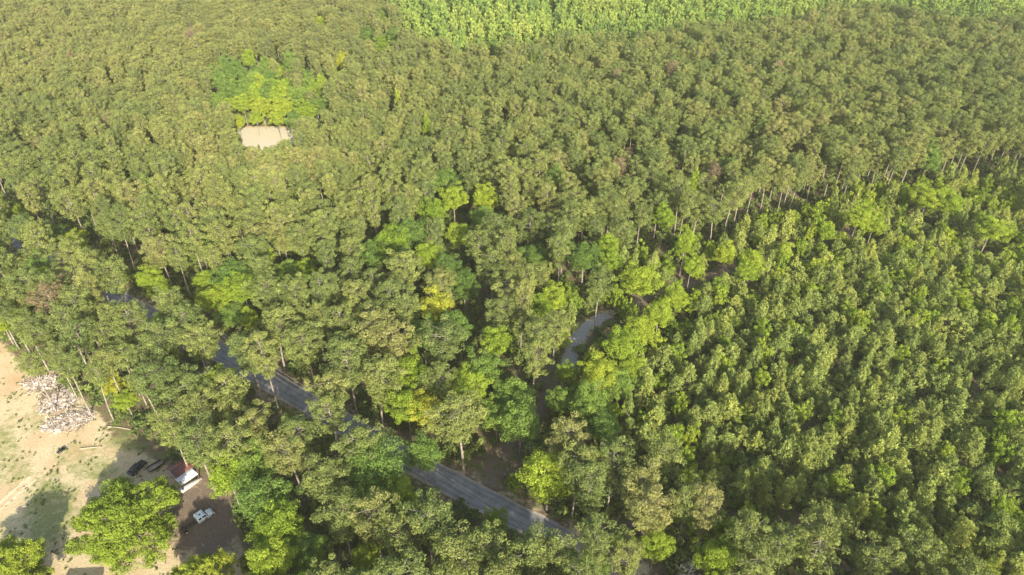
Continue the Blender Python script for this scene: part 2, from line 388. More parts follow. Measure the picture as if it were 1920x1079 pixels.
MAN = [  # kind, crown centre px, radius px, height factor
 ('oak', 232, 966, 100, 1.0), ('oak', 14, 1066, 72, .8), ('oak', 374, 1088, 66, .9),
 ('lime', 428, 893, 40, .9), ('green', 470, 872, 50, .9), ('green', 492, 935, 55, .9), ('lime', 520, 990, 52, .9), ('lime', 505, 1055, 50, .9), ('green', 575, 1040, 42, .7),
 ('green', 700, 868, 62, 1.), ('lime', 745, 928, 38, .7), ('green', 690, 935, 45, .8), ('lime', 690, 1050, 30, .7),
 ('lime', 1012, 912, 62, .9), ('yellow', 820, 580, 38, .9), ('green', 850, 615, 40, .85), ('lime', 766, 700, 40, .9), ('yellow', 790, 765, 36, .85), ('lime', 745, 780, 36, .9),
 ('lime', 930, 640, 32, .9), ('green', 905, 690, 40, .8), ('lime', 880, 725, 38, .9), ('green', 960, 740, 45, .7), ('green', 975, 790, 48, .8), ('green', 930, 780, 35, .6), ('green', 830, 840, 38, .8), ('lime', 730, 735, 30, .8),
 ('green', 835, 340, 30, .9), ('lime', 850, 372, 30, .9), ('lime', 812, 400, 30, .9), ('lime', 912, 375, 28, .9), ('green', 905, 410, 26, .8), ('green', 770, 440, 38, .9), ('lime', 735, 455, 38, .9), ('green', 700, 475, 34, .8),
 ('lime', 800, 480, 28, .9), ('lime', 860, 440, 28, .8), ('green', 870, 530, 36, .7), ('green', 840, 500, 28, .8), ('green', 1000, 480, 34, .6),
 ('green', 440, 515, 38, .8), ('lime', 455, 540, 36, .8), ('lime', 400, 560, 34, .7), ('lime', 385, 530, 22, .6), ('green', 540, 510, 28, .7), ('lime', 575, 510, 26, .7), ('green', 330, 590, 30, .5), ('green', 440, 590, 36, .5),
 ('lime', 265, 530, 26, .7), ('lime', 290, 545, 24, .6), ('lime', 118, 462, 26, .7), ('green', 90, 445, 26, .6), ('lime', 470, 600, 20, .6),
 ('lime', 1140, 462, 24, .9), ('lime', 1145, 492, 24, .8), ('lime', 1192, 520, 40, .8), ('green', 1095, 480, 38, .8), ('lime', 1245, 408, 22, .9), ('lime', 1285, 455, 22, .9), ('lime', 1285, 490, 20, .7), ('lime', 1040, 560, 26, .8), ('lime', 1010, 575, 24, .8),
 ('lime', 1350, 470, 22, .7), ('lime', 1410, 490, 24, .7), ('lime', 1400, 510, 22, .6), ('lime', 1610, 408, 26, .8), ('lime', 1640, 420, 22, .7), ('lime', 1470, 470, 18, .6), ('lime', 1740, 372, 30, .8), ('lime', 1780, 380, 30, .8), ('lime', 1550, 435, 18, .6), ('lime', 1860, 430, 28, .8),
 ('lime', 1165, 650, 38, .8), ('lime', 1120, 700, 36, .8), ('lime', 1200, 620, 30, .7), ('lime', 1235, 590, 30, .7), ('green', 1105, 755, 44, .8), ('lime', 1060, 700, 22, .5), ('green', 1160, 720, 36, .6), ('green', 1130, 800, 36, .7),
 ('lime', 1270, 560, 26, .6), ('lime', 1180, 690, 30, .6), ('green', 1050, 750, 30, .6),
 ('green', 430, 170, 20, .9), ('lime', 455, 195, 18, .8), ('lime', 512, 165, 20, .95), ('lime', 490, 200, 22, .8), ('lime', 530, 200, 22, .85), ('green', 560, 180, 22, .9), ('lime', 575, 210, 22, .8), ('green', 600, 200, 20, .8), ('lime', 445, 228, 16, .6), ('lime', 520, 222, 16, .7), ('green', 550, 225, 16, .7), ('lime', 480, 222, 14, .6), ('green', 410, 190, 18, .8),
 ('lime', 600, 45, 13, .9), ('yellow', 640, 115, 16, .9), ('lime', 625, 140, 12, .8), ('lime', 612, 90, 11, .8), ('green', 690, 65, 24, .9), ('lime', 715, 85, 18, .9), ('green', 740, 70, 18, .9), ('green', 720, 35, 16, .9), ('lime', 1002, 119, 8, 1.1), ('green', 925, 90, 18, .9), ('lime', 747, 192, 7, 1.1), ('lime', 800, 240, 8, 1.1),
 ('lime', 0, 600, 42, .7), ('yellow', 212, 722, 24, .45), ('lime', 235, 750, 24, .45), ('lime', 1345, 1050, 44, .9), ('lime', 1300, 345, 9, 1.1),
 ('brown', 98, 565, 42, 1.0), ('brown', 640, 1075, 0, 1),
 # foreground pines read off the photo
 ('pine', 425, 738, 44, 1), ('pine', 468, 790, 38, .9), ('pine', 562, 815, 42, .95), ('pine', 620, 775, 36, 1), ('pine', 660, 845, 46, 1), ('pine', 545, 845, 44, .95), ('pine', 600, 900, 44, .95),
 ('pine', 395, 765, 44, 1), ('pine', 345, 745, 46, 1), ('pine', 368, 832, 50, 1), ('pine', 430, 830, 48, 1), ('pine', 320, 800, 40, .95), ('pine', 300, 700, 44, 1),
 ('pine', 700, 975, 50, 1), ('pine', 640, 965, 48, .95), ('pine', 800, 975, 56, 1), ('pine', 760, 1010, 48, 1), ('pine', 870, 1040, 55, 1), ('pine', 920, 1020, 45, 1), ('pine', 990, 1040, 55, 1),
 ('pine', 1100, 930, 46, 1), ('pine', 1080, 880, 42, 1), ('pine', 1060, 820, 44, 1), ('pine', 1150, 870, 42, 1), ('pine', 1200, 900, 46, 1), ('pine', 1240, 850, 42, 1), ('pine', 1220, 960, 48, 1), ('pine', 1150, 985, 46, 1),
 ('pine', 860, 790, 58, 1), ('pine', 820, 640, 50, 1), ('pine', 570, 640, 44, 1), ('pine', 640, 690, 52, 1), ('pine', 690, 720, 48, 1), ('pine', 750, 640, 48, 1), ('pine', 700, 620, 48, 1), ('pine', 510, 610, 44, 1),
 ('pine', 240, 610, 44, 1), ('pine', 290, 640, 44, 1), ('pine', 380, 640, 42, 1), ('pine', 1550, 985, 50, .9), ('pine', 1530, 1040, 50, 1), ('pine', 1640, 1045, 52, 1), ('pine', 1330, 955, 42, 1), ('pine', 1392, 1000, 44, 1), ('pine', 1405, 1065, 46, .95), ('pine', 1465, 1030, 42, .95), ('pine', 1290, 935, 36, .95), ('lime', 1230, 1020, 34, .7), ('pine', 1190, 1030, 34, .9), ('pine', 1035, 1040, 46, .95), ('pine', 1075, 1072, 44, .95), ('green', 1118, 1058, 34, .5), ('green', 1075, 1035, 20, .3), ('lime', 930, 975, 26, .5),
]
for (kind, cx, cy, rp, hf) in MAN:
    if rp == 0: continue
    zc = ZC[kind] * hf; x, y, _ = at(cx, cy, zc); dep = (y * CP - (zc - HCAM) * SP); r = rp * dep / F; r *= .95
    for line, lim in ((road_l, 4.6), (track_l, 3.0)):
        dl = float(dist_line(x, y, line))
        if dl < lim:                      # keep trunks off the carriageway
            e = .2; gx = float(dist_line(x + e, y, line)) - dl; gy = float(dist_line(x, y + e, line)) - dl; gl = math.hypot(gx, gy) + 1e-9; x += gx / gl * (lim - dl); y += gy / gl * (lim - dl)
    sr = r / CR[kind]; put(kind, x, y, hf, sr, r * 1.45, True)

for (bx, by, hf, rr) in ((105, 770, .95, .8), (172, 779, 1.0, .85), (214, 790, .9, .8), (242, 772, 1., .9), (277, 764, .95, .85), (262, 742, .85, .7), (146, 748, .9, .75), (122, 706, .9, .8),
                         (192, 722, 1., .9), (60, 668, .9, .8), (36, 655, .95, .85), (305, 800, .9, .8), (235, 715, .9, .8), (80, 640, .95, .9), (165, 690, 1., .9)):
    x, y, _ = at(bx, by); put('edgepine', x, y, hf, rr + .1, 4, True)
CROWNS = []                    # crowns read off the photo must stay in sight
for (kind, x, y, sh, sr, man) in TREES:
    zc = ZC[kind] * sh; u, v, d = proj(np.array([x, y, zc])); CROWNS.append((float(u), float(v), float(d), CR[kind] * sr * F / float(d)))
CRW = np.array(CROWNS)
def hides_manual(u, v, d, r):
    q = (np.hypot(CRW[:, 0] - u, CRW[:, 1] - v) < CRW[:, 3] * .55 + r * .8) & (CRW[:, 2] > d)
    return q.any()
def scatter(kind, spacing, n_try, test, box, sh=(.9, 1.1), sr=(.85, 1.15), pickkind=None):
    x0, x1, y0, y1 = box; X = rng.uniform(x0, x1, n_try); Y = rng.uniform(y0, y1, n_try)
    zc = ZC[kind]; u, v, d = proj(np.stack([X, Y, np.full(n_try, zc)], 1)); ug, vg, _ = proj(np.stack([X, Y, np.zeros(n_try)], 1))
    ok = test(u, v, ug, vg, X, Y)
    for i in np.nonzero(ok)[0]:
        x, y = X[i], Y[i]; dd = spacing * rng.uniform(.85, 1.2)
        if not near_ok(x, y, dd): continue
        k = kind if pickkind is None else pickkind(u[i], v[i])
        s1 = rng.uniform(*sr); s0 = rng.uniform(*sh)
        if u[i] > -100 and u[i] < 2020 and v[i] > -60 and v[i] < 1150 and covers_open(x, y, ZC[k] * s0, CR[k] * s1): continue
        uu, vv, d1 = proj(np.array([x, y, ZC[k] * s0]))
        if abs(uu - 503) < 56 and (238 if k in ('lime', 'green') else 205) < vv < 281: continue      # the sandy clearing stays in sight
        if kind == 'pine' and hides_manual(float(uu), float(vv), float(d1), CR[k] * s1 * F / float(d1)): continue
        put(k, x, y, s0, s1, dd)
def frustum(X, Y, margin=22):
    half = (np.abs(Y) * CP + 115 * SP) * (960 / F) + margin
    return (np.abs(X) < half)
rd = lambda X, Y: (dist_line(X, Y, road_l) > 4.9) & (dist_line(X, Y, track_l) > np.where(X > 55, 1.6, 2.9))
BOX = (-480, 540, 25, 700)
def t_plant(u, v, ug, vg, X, Y): return inpoly(u, v, PLANT) & frustum(X, Y, 15) & rd(X, Y)
scatter('young', 3.4, 80000, t_plant, (0, 450, 30, 420), (.55, 1.3), (.65, 1.3), lambda u, v: 'limeyoung' if rng.random() < (.13 if v > 620 else .3) * (2.2 if u < 1300 else 1) else 'young')
def t_pale(u, v, ug, vg, X, Y): return inpoly(u, v - 14, PALE) & frustum(X, Y, 10) & (Y < 690)
scatter('pale', 4.7, 60000, t_pale, (-160, 540, 330, 700), (.75, 1.1), (.6, 1.1))
def gapn(X, Y):
    f = np.sin(X * .11 + 1.3 * np.sin(Y * .06)) * np.sin(Y * .085 + X * .05 + 1.1 * np.sin(X * .07)); return f > .86
def t_pine(u, v, ug, vg, X, Y):
    return (~inpoly(u, v, PLANT)) & (~inpoly(u, v - 10, PALE)) & (~inpoly(ug, vg, YARD)) & (~inpoly(ug, vg, CLEAR)) & frustum(X, Y) & rd(X, Y) & ~((ug < 480) & (vg > 820)) & ~(gapn(X, Y) & (u > 850)) & ~((ug > 1060) & (ug < 1260) & (vg > 1075) & (vg < 1300))
for q0, q1 in zip(road_l[:-1:3], road_l[3::3]):      # pines hanging over the near side of the road
    d = (q1 - q0) / np.linalg.norm(q1 - q0); n = np.array([d[1], -d[0]])
    for off in (5.6, ):
        x, y = q0 + n * (off + rng.uniform(-.6, 1.2)) + d * rng.uniform(-1.5, 1.5); u, v, _ = proj(np.array([x, y, 0.]))
        if u > 980 or not near_ok(x, y, 5.2) or inpoly(u, v, YARD): continue
        s0, s1 = rng.uniform(.9, 1.1), rng.uniform(.95, 1.2)
        if covers_open(x, y, ZC['pine'] * s0, 4.4 * s1): continue
        put('pine', x, y, s0, s1, 5.5)
def t_low(u, v, ug, vg, X, Y): return (ug > 1060) & (ug < 1420) & (vg > 985) & (vg < 1210) & rd(X, Y)
scatter('limeyoung', 4.2, 30000, t_low, (0, 90, 55, 110), (.5, 1.1), (.7, 1.2))
def t_clear(u, v, ug, vg, X, Y): return inpoly(ug, vg, [(390, 160), (610, 155), (620, 236), (440, 242)])
scatter('lime', 5.5, 40000, t_clear, (-260, 0, 180, 420), (.55, 1.0), (.55, .8), lambda u, v: 'pine' if rng.random() < .2 else 'green' if rng.random() < .75 else 'lime')
def t_edge(u, v, ug, vg, X, Y):
    d = dist_line(X, Y, track_l); return (d > 2.0) & (d < 13) & (ug > 1050) & (ug < 1960) & frustum(X, Y)
scatter('limeyoung', 3.8, 60000, t_edge, (0, 450, 100, 420), (.6, 1.5), (.7, 1.2), lambda u, v: 'limeyoung' if rng.random() < .6 else 'young')
def t_verge(u, v, ug, vg, X, Y):
    d = dist_line(X, Y, road_l); return (d > 4.2) & (d < 9) & (ug > -100) & (ug < 1100) & frustum(X, Y) & (rng.random(len(X)) < .3)
scatter('limeyoung', 5.0, 20000, t_verge, (-260, 100, 60, 300), (.35, .8), (.5, .9))
# Y capped by the pale zone line for the far left part
def mixed(u, v):
    p = .16 if (380 < u < 1120 and v > 560) else .07 if v > 430 else .012 if v > 200 else 0
    if rng.random() < .006: return 'brown'
    return 'pine' if rng.random() > p else ('lime' if rng.random() < .45 else 'green')
scatter('pine', 5.4, 120000, lambda u, v, ug, vg, X, Y: t_pine(u, v, ug, vg, X, Y) & (Y > 215 + rng.uniform(0, 90, len(X))), (-480, 540, 215, 700), (.82, 1.08), (.66, 1.02), mixed)
scatter('pine', 6.1, 150000, t_pine, BOX, (.82, 1.14), (.78, 1.2), mixed)

# ------------------------------------------------------------------ labels
def where(x, y, z):
    u, v, d = proj(np.array([x, y, z])); return float(u), float(v), float(d)
DESC = {'pine': 'olive green pine', 'young': 'young plantation pine', 'lime': 'bright lime green leafy tree', 'green': 'mid green leafy tree', 'yellow': 'yellow leafed tree',
        'oak': 'large lime green tree', 'pale': 'pale slender tree', 'limeyoung': 'lime green sapling', 'brown': 'dying brown pine', 'edgepine': 'long trunked pine'}
CAT = {'pine': 'pine tree', 'young': 'pine tree', 'lime': 'leafy tree', 'green': 'leafy tree', 'yellow': 'leafy tree', 'oak': 'leafy tree', 'pale': 'leafy tree', 'limeyoung': 'sapling', 'brown': 'pine tree', 'edgepine': 'pine tree'}
GRP = {'pine': 'tall pines of the mature wood', 'young': 'young pines of the plantation', 'lime': 'leafy trees among the pines', 'green': 'leafy trees among the pines', 'yellow': 'leafy trees among the pines',
       'oak': 'large trees round the dirt yard', 'pale': 'pale slender trees at the top of the picture', 'limeyoung': 'saplings among the plantation pines', 'edgepine': 'pines along the yard edge', 'brown': 'dying pines in the wood'}
NAME = {'pine': 'pine_tree', 'young': 'young_pine_tree', 'lime': 'leafy_tree', 'green': 'leafy_tree', 'yellow': 'leafy_tree', 'oak': 'yard_tree', 'pale': 'slender_tree', 'limeyoung': 'sapling', 'brown': 'dying_pine_tree', 'edgepine': 'pine_tree'}
def zone(u, v, kind):
    if kind in ('young', 'limeyoung'): return 'in the plantation'
    if kind == 'pale': return 'along the top edge'
    if kind in ('oak', 'edgepine'): return 'by the dirt yard'
    if u < 620 and 130 < v < 280 and u > 380: return 'by the far clearing'
    yr = np.interp(u, [p[0] for p in ROAD], [p[1] for p in ROAD])
    if v > yr - 40: return 'below the road'
    if 450 < u < 1080 and v > 400: return 'above the road'
    if u >= 1040 and v > 380: return 'beside the gravel track'
    return 'in the far wood'
used = {}
ONES = 'zero one two three four five six seven eight nine ten eleven twelve thirteen fourteen fifteen sixteen seventeen eighteen nineteen'.split()
TENS = '. . twenty thirty forty fifty sixty seventy eighty ninety'.split()
def say(n):
    n = max(0, min(99, int(n)))
    return ONES[n] if n < 20 else TENS[n // 10] + ('-' + ONES[n % 10] if n % 10 else '')
def label_for(kind, u, v, s):
    size = 'small' if s < .93 else 'broad' if s > 1.08 else 'mid sized'
    if kind in ('oak', 'brown'): size = ''
    base = (size + ' ' + DESC[kind] + ' ' + zone(u, v, kind)).strip()
    base = base.replace('mid sized', 'medium')
    pu, pv = u / 19.2, v / 10.79
    for du, dv in ((0, 0), (1, 0), (0, 1), (-1, 0), (0, -1), (1, 1), (-1, -1), (2, 0), (0, 2), (-2, 0), (0, -2), (2, 1), (-2, 1), (3, 0), (-3, 0), (0, 3), (0, -3), (3, 1), (-3, 1), (3, 2), (-3, 2), (2, 2), (-2, 2), (4, 0), (-4, 0)):
        lab = f'{base}, {say(round(pu) + du)} percent across, {say(round(pv) + dv)} down'
        if lab not in used: break
    used[lab] = 1; return lab

# ------------------------------------------------------------------ build trees: nearest ones as things, the rest of a kind as one mass
def place_thing(kind, x, y, sh, sr, u, v):
    pr = K[kind][rng.integers(len(K[kind]))]
    root = bpy.data.objects.new(NAME[kind], None); col.objects.link(root); root.empty_display_size = 1
    root.location = (x, y, 0); root.rotation_euler = (0, 0, rng.uniform(0, 6.28)); root.scale = (sr, sr, sh)
    root['label'] = label_for(kind, u, v, sr); root['category'] = CAT[kind]
    if kind in GRP: root['group'] = GRP[kind]
    for nm, me in (('trunk', pr[0]), ('crown', pr[1])):
        o = bpy.data.objects.new(nm, me); col.objects.link(o); o.parent = root
    return root
def mass(name, kinds_pts, label, cat):
    """one object holding every further tree of a kind, through geometry nodes"""
    allp = []; vi = []; rz = []; scl = []; meshes = []
    for kind in sorted({p[0] for p in kinds_pts}):
        off = len(meshes); meshes += [p[2] for p in K[kind]]
        for p in kinds_pts:
            if p[0] != kind: continue
            allp.append((p[1], p[2], 0)); vi.append(off + int(rng.integers(len(K[kind])))); rz.append(rng.uniform(0, 6.28)); scl.append((p[4], p[4], p[3]))
    me = bpy.data.meshes.new(name); me.vertices.add(len(allp)); me.vertices.foreach_set('co', np.array(allp, np.float32).ravel())
    a = me.attributes.new('variant', 'INT', 'POINT'); a.data.foreach_set('value', np.array(vi, np.int32))
    a = me.attributes.new('turn', 'FLOAT', 'POINT'); a.data.foreach_set('value', np.array(rz, np.float32))
    a = me.attributes.new('size', 'FLOAT_VECTOR', 'POINT'); a.data.foreach_set('vector', np.array(scl, np.float32).ravel())
    o = bpy.data.objects.new(name, me); col.objects.link(o)
    pc = bpy.data.collections.new(name + '_kinds')
    for i, m in enumerate(meshes): pc.objects.link(bpy.data.objects.new(f'{name}_{i:02d}', m))
    ng = bpy.data.node_groups.new(name + '_nodes', 'GeometryNodeTree')
    ng.interface.new_socket('Geometry', in_out='INPUT', socket_type='NodeSocketGeometry'); ng.interface.new_socket('Geometry', in_out='OUTPUT', socket_type='NodeSocketGeometry')
    gi = ng.nodes.new('NodeGroupInput'); go = ng.nodes.new('NodeGroupOutput')
    ci = ng.nodes.new('GeometryNodeCollectionInfo'); ci.inputs['Collection'].default_value = pc
    ci.inputs['Separate Children'].default_value = True; ci.inputs['Reset Children'].default_value = True
    iop = ng.nodes.new('GeometryNodeInstanceOnPoints'); iop.inputs['Pick Instance'].default_value = True
    def attr(nm, ty):
        n = ng.nodes.new('GeometryNodeInputNamedAttribute'); n.data_type = ty; n.inputs['Name'].default_value = nm; return n.outputs[0]
    cx = ng.nodes.new('ShaderNodeCombineXYZ'); lk = ng.links.new
    lk(attr('turn', 'FLOAT'), cx.inputs[2]); lk(gi.outputs[0], iop.inputs['Points']); lk(ci.outputs[0], iop.inputs['Instance'])
    lk(attr('variant', 'INT'), iop.inputs['Instance Index'])
    e2r = ng.nodes.new('FunctionNodeEulerToRotation'); lk(cx.outputs[0], e2r.inputs[0]); lk(e2r.outputs[0], iop.inputs['Rotation'])
    lk(attr('size', 'FLOAT_VECTOR'), iop.inputs['Scale']); lk(iop.outputs[0], go.inputs[0])
    md = o.modifiers.new('scatter', 'NODES'); md.node_group = ng
    o['kind'] = 'stuff'; o['label'] = label; o['category'] = cat
    return o
groups = {'pine': ('pine', 'edgepine'), 'young': ('young',), 'limeyoung': ('limeyoung',), 'pale': ('pale',), 'leafy': ('lime', 'green', 'yellow', 'oak', 'brown')}
MASSL = {'pine': ('pine_forest', 'mature olive pine forest stretching back to the top of the picture', 'pine forest'),
         'young': ('young_pine_plantation', 'rest of the young pine plantation on the right', 'plantation'),
         'limeyoung': ('sapling_thicket', 'lime green saplings scattered through the far plantation', 'saplings'),
         'pale': ('slender_tree_wood', 'pale spring green wood along the top edge', 'wood'), 'leafy': ('leafy_wood', 'leafy trees outside the picture', 'wood')}
for gname, kinds in groups.items():
    cand = []; rest = []
    for tr in TREES:
        if tr[0] not in kinds: continue
        k, x, y, sh, sr, man = tr; u, v, d = where(x, y, ZC[k] * sh)
        rr = CR[k] * sr * F / d
        if -rr * .3 < u < 1920 + rr * .3 and -rr * .3 < v < 1079 + rr * .6: cand.append((rr * (3 if man else 1), tr, u, v))
        else: rest.append(tr)
    cand.sort(key=lambda c: -c[0])
    for rr, tr, u, v in cand[:300]: place_thing(tr[0], *tr[1:5], min(max(u, 0), 1920), min(max(v, 0), 1079))
    rest += [c[1] for c in cand[300:]]
    print(gname, len(cand), 'in view;', len(rest), 'in mass')
    if rest: mass(MASSL[gname][0], rest, MASSL[gname][1], MASSL[gname][2])

# ------------------------------------------------------------------ ground
def ground_mat():
    m, t, out = newmat('forest_floor'); geo = N(t, 'ShaderNodeNewGeometry'); P = geo.outputs['Position']
    n1 = noise(t, .35, 5, P, .65); n2 = noise(t, 2.5, 5, P, .7); n3 = noise(t, .10, 3, P)
    litter = ramp(t, n1, [(.3, (.07, .055, .035)), (.5, (.15, .11, .07)), (.62, (.09, .12, .035)), (.8, (.06, .09, .025))])
    sand = ramp(t, n2, [(.25, (.30, .24, .14)), (.5, (.45, .37, .23)), (.75, (.58, .49, .33))])
    sand = mix(t, math_(t, 'MULTIPLY', math_(t, 'SUBTRACT', n3, .45, True), 3.0, True), sand, (.40, .27, .15))
    grass = ramp(t, n2, [(.3, (.11, .15, .04)), (.55, (.20, .21, .075)), (.75, (.33, .29, .13))])
    sa = N(t, 'ShaderNodeAttribute', attribute_name='sand').outputs['Fac']; tr_ = math_(t, 'MULTIPLY', math_(t, 'SUBTRACT', noise(t, .25, 4, P, .6, 1.5), .5), 1.2); ga = N(t, 'ShaderNodeAttribute', attribute_name='grass').outputs['Fac']
    wob = math_(t, 'MULTIPLY', math_(t, 'SUBTRACT', noise(t, .5, 5, P, .7), .5), 1.5)
    def soft(a): return math_(t, 'MULTIPLY', math_(t, 'SUBTRACT', math_(t, 'ADD', a, wob), .35), 3.0, True)
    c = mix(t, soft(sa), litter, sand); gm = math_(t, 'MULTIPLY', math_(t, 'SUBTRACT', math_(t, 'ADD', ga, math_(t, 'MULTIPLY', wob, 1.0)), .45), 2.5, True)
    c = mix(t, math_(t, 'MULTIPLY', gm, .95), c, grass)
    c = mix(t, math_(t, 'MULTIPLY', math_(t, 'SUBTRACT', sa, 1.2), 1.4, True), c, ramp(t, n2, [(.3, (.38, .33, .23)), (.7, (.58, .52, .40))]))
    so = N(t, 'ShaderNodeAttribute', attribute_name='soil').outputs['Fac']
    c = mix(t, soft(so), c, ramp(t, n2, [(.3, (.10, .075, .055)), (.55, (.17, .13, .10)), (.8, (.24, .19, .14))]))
    b = N(t, 'ShaderNodeBsdfPrincipled'); L(t, c, b.inputs['Base Color']); b.inputs['Roughness'].default_value = .95; b.inputs['Specular IOR Level'].default_value = .1
    bp = N(t, 'ShaderNodeBump'); bp.inputs['Strength'].default_value = .8; bp.inputs['Distance'].default_value = .25
    L(t, n2, bp.inputs['Height']); L(t, bp.outputs[0], b.inputs['Normal']); L(t, b.outputs[0], out.inputs[0]); return m
xs = np.concatenate([[-3000, -1500, -700, -450, -300], np.arange(-200, 201, 1.5), [300, 450, 700, 1500, 3000]])
ys = np.concatenate([[-3000, -1500, -600, -200, -60], np.arange(20, 420, 1.5), [500, 700, 1000, 2000, 4000]])
XX, YY = np.meshgrid(xs, ys); nx, ny = len(xs), len(ys)
ZZ = np.zeros_like(XX)
ii = np.arange(nx * ny).reshape(ny, nx); Q = np.stack([ii[:-1, :-1], ii[:-1, 1:], ii[1:, 1:], ii[1:, :-1]], -1).reshape(-1, 4)
gm = mesh_np('ground', np.stack([XX, YY, ZZ], -1).reshape(-1, 3), Q, None, [ground_mat()])
U, V_, D = proj(np.stack([XX, YY, ZZ], -1)); front = D > 5
sandp = [YARD[:4] + [(150, 745), (200, 790), (215, 830), (330, 880), (410, 915), (440, 980), (470, 1100), (500, 1400), (-400, 1400)],
         [(448, 240), (560, 240), (560, 262), (510, 278), (460, 275)]]
sandp[1] = [(440, 238), (570, 238), (575, 262), (520, 284), (452, 280)]
sand = np.zeros_like(XX)
for q in sandp: sand[inpoly(U, V_, q) & front] = 1 if q is not sandp[1] else 2.2
sand[(np.hypot((U - 1085) / 45, (V_ - 1015) / 22) < 1) & front] = .9; sand[(np.hypot((U - 1180) / 45, (V_ - 1062) / 30) < 1) & front] = .75  # two paler ground patches around the road end
edge = dist_line(XX, YY, road_l); sand = np.maximum(sand, np.clip(1.15 - np.abs(edge - 4.2) / 1.8, 0, .62))
edge2 = dist_line(XX, YY, gravel_l); sand = np.maximum(sand, np.clip(1.0 - edge2 / 4.5, 0, .7))
grass = np.zeros_like(XX)
edge3 = dist_line(XX, YY, track_l)
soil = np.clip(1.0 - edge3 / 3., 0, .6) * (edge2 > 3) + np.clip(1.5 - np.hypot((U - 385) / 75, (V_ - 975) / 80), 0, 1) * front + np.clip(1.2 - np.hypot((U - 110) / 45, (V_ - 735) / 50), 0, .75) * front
for (cx, cy, rx, ry, s) in ((95, 960, 55, 75, .85), (70, 790, 40, 30, .6), (230, 830, 50, 22, .7), (10, 850, 30, 80, .7), (150, 810, 30, 30, .4), (60, 700, 25, 25, .4), (15, 1000, 40, 40, .6), (180, 880, 50, 30, .75), (30, 760, 35, 60, .45), (150, 860, 60, 40, .6), (30, 880, 40, 40, .65), (110, 950, 60, 70, .6), (260, 850, 60, 40, .5), (60, 820, 60, 30, .3)):
    grass = np.maximum(grass, s * np.clip(1.6 - np.hypot((U - cx) / rx, (V_ - cy) / ry), 0, 1))
for _ in range(2):
    for A in (sand,): A[1:-1, 1:-1] = (A[1:-1, 1:-1] * 2 + A[:-2, 1:-1] + A[2:, 1:-1] + A[1:-1, :-2] + A[1:-1, 2:]) / 6
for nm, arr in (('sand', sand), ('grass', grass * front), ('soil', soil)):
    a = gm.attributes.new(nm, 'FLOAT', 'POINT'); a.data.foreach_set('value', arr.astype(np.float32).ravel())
go_ = bpy.data.objects.new('ground', gm); col.objects.link(go_); go_['kind'] = 'structure'; go_['label'] = 'forest floor, dirt yard and verges'

def strip(name, line, width, z, mat, label, wob=.0):
    V = []; UVW = []
    for i, p in enumerate(line):
        d = line[min(i + 1, len(line) - 1)] - line[max(i - 1, 0)]; d = d / np.linalg.norm(d); n = np.array([-d[1], d[0]])
        for s in (-1, -.5, 0, .5, 1):
            ww = width / 2 + (rng.normal(0, wob) if abs(s) == 1 else 0)
            q = p + n * s * ww; V.append((q[0], q[1], z))
    Q = [(i * 5 + k, i * 5 + k + 1, (i + 1) * 5 + k + 1, (i + 1) * 5 + k) for i in range(len(line) - 1) for k in range(4)]
    o = bpy.data.objects.new(name, mesh_np(name, V, Q, None, [mat])); col.objects.link(o); o['kind'] = 'structure'; o['label'] = label; return o
def road_mat():
    m, t, out = newmat('worn_asphalt'); P = N(t, 'ShaderNodeNewGeometry').outputs['Position']; n1 = noise(t, .45, 6, P, .65); n2 = noise(t, 2.2, 6, P, .75)
    c = ramp(t, n1, [(.3, (.15, .148, .15)), (.5, (.205, .20, .20)), (.7, (.28, .265, .25))])
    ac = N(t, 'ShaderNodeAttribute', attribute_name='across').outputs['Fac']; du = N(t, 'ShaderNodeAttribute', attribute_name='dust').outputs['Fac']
    tr = math_(t, 'SUBTRACT', 1., math_(t, 'MULTIPLY', math_(t, 'ABSOLUTE', math_(t, 'SUBTRACT', math_(t, 'ABSOLUTE', math_(t, 'SUBTRACT', math_(t, 'ABSOLUTE', ac), .5)), .2)), 8.), True)
    c = mixval(t, c, math_(t, 'SUBTRACT', 1.05, math_(t, 'MULTIPLY', tr, .25)))
    e = math_(t, 'MULTIPLY', math_(t, 'SUBTRACT', math_(t, 'ADD', math_(t, 'ABSOLUTE', ac), math_(t, 'MULTIPLY', math_(t, 'SUBTRACT', n2, .5), .9)), .82), 6., True)
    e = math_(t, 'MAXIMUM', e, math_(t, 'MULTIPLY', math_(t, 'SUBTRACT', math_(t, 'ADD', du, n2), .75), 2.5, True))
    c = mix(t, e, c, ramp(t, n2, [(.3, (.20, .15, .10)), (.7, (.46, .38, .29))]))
    b = N(t, 'ShaderNodeBsdfPrincipled'); L(t, c, b.inputs['Base Color']); b.inputs['Roughness'].default_value = .9; b.inputs['Specular IOR Level'].default_value = .2; L(t, b.outputs[0], out.inputs[0]); return m
M['asphalt'] = road_mat()
M['gravel'] = simple('pale_gravel', [(.3, (.16, .155, .15)), (.5, (.28, .27, .255)), (.7, (.42, .40, .37))], 2.6, .95, 7, .5)
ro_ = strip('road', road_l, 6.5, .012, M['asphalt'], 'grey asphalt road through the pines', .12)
a = ro_.data.attributes.new('across', 'FLOAT', 'POINT'); a.data.foreach_set('value', np.tile([-1, -.5, 0, .5, 1], len(road_l)).astype(np.float32))
ur, _, _ = proj(np.concatenate([road_l, np.zeros((len(road_l), 1))], 1)); a = ro_.data.attributes.new('dust', 'FLOAT', 'POINT'); a.data.foreach_set('value', np.repeat(np.clip((ur - 1000) / 120, 0, 1), 5).astype(np.float32))  # road colour turns paler towards its right-hand end
strip('gravel_track', gravel_l, 3.4, .008, M['gravel'], 'pale gravel track curving past the plantation', .25)

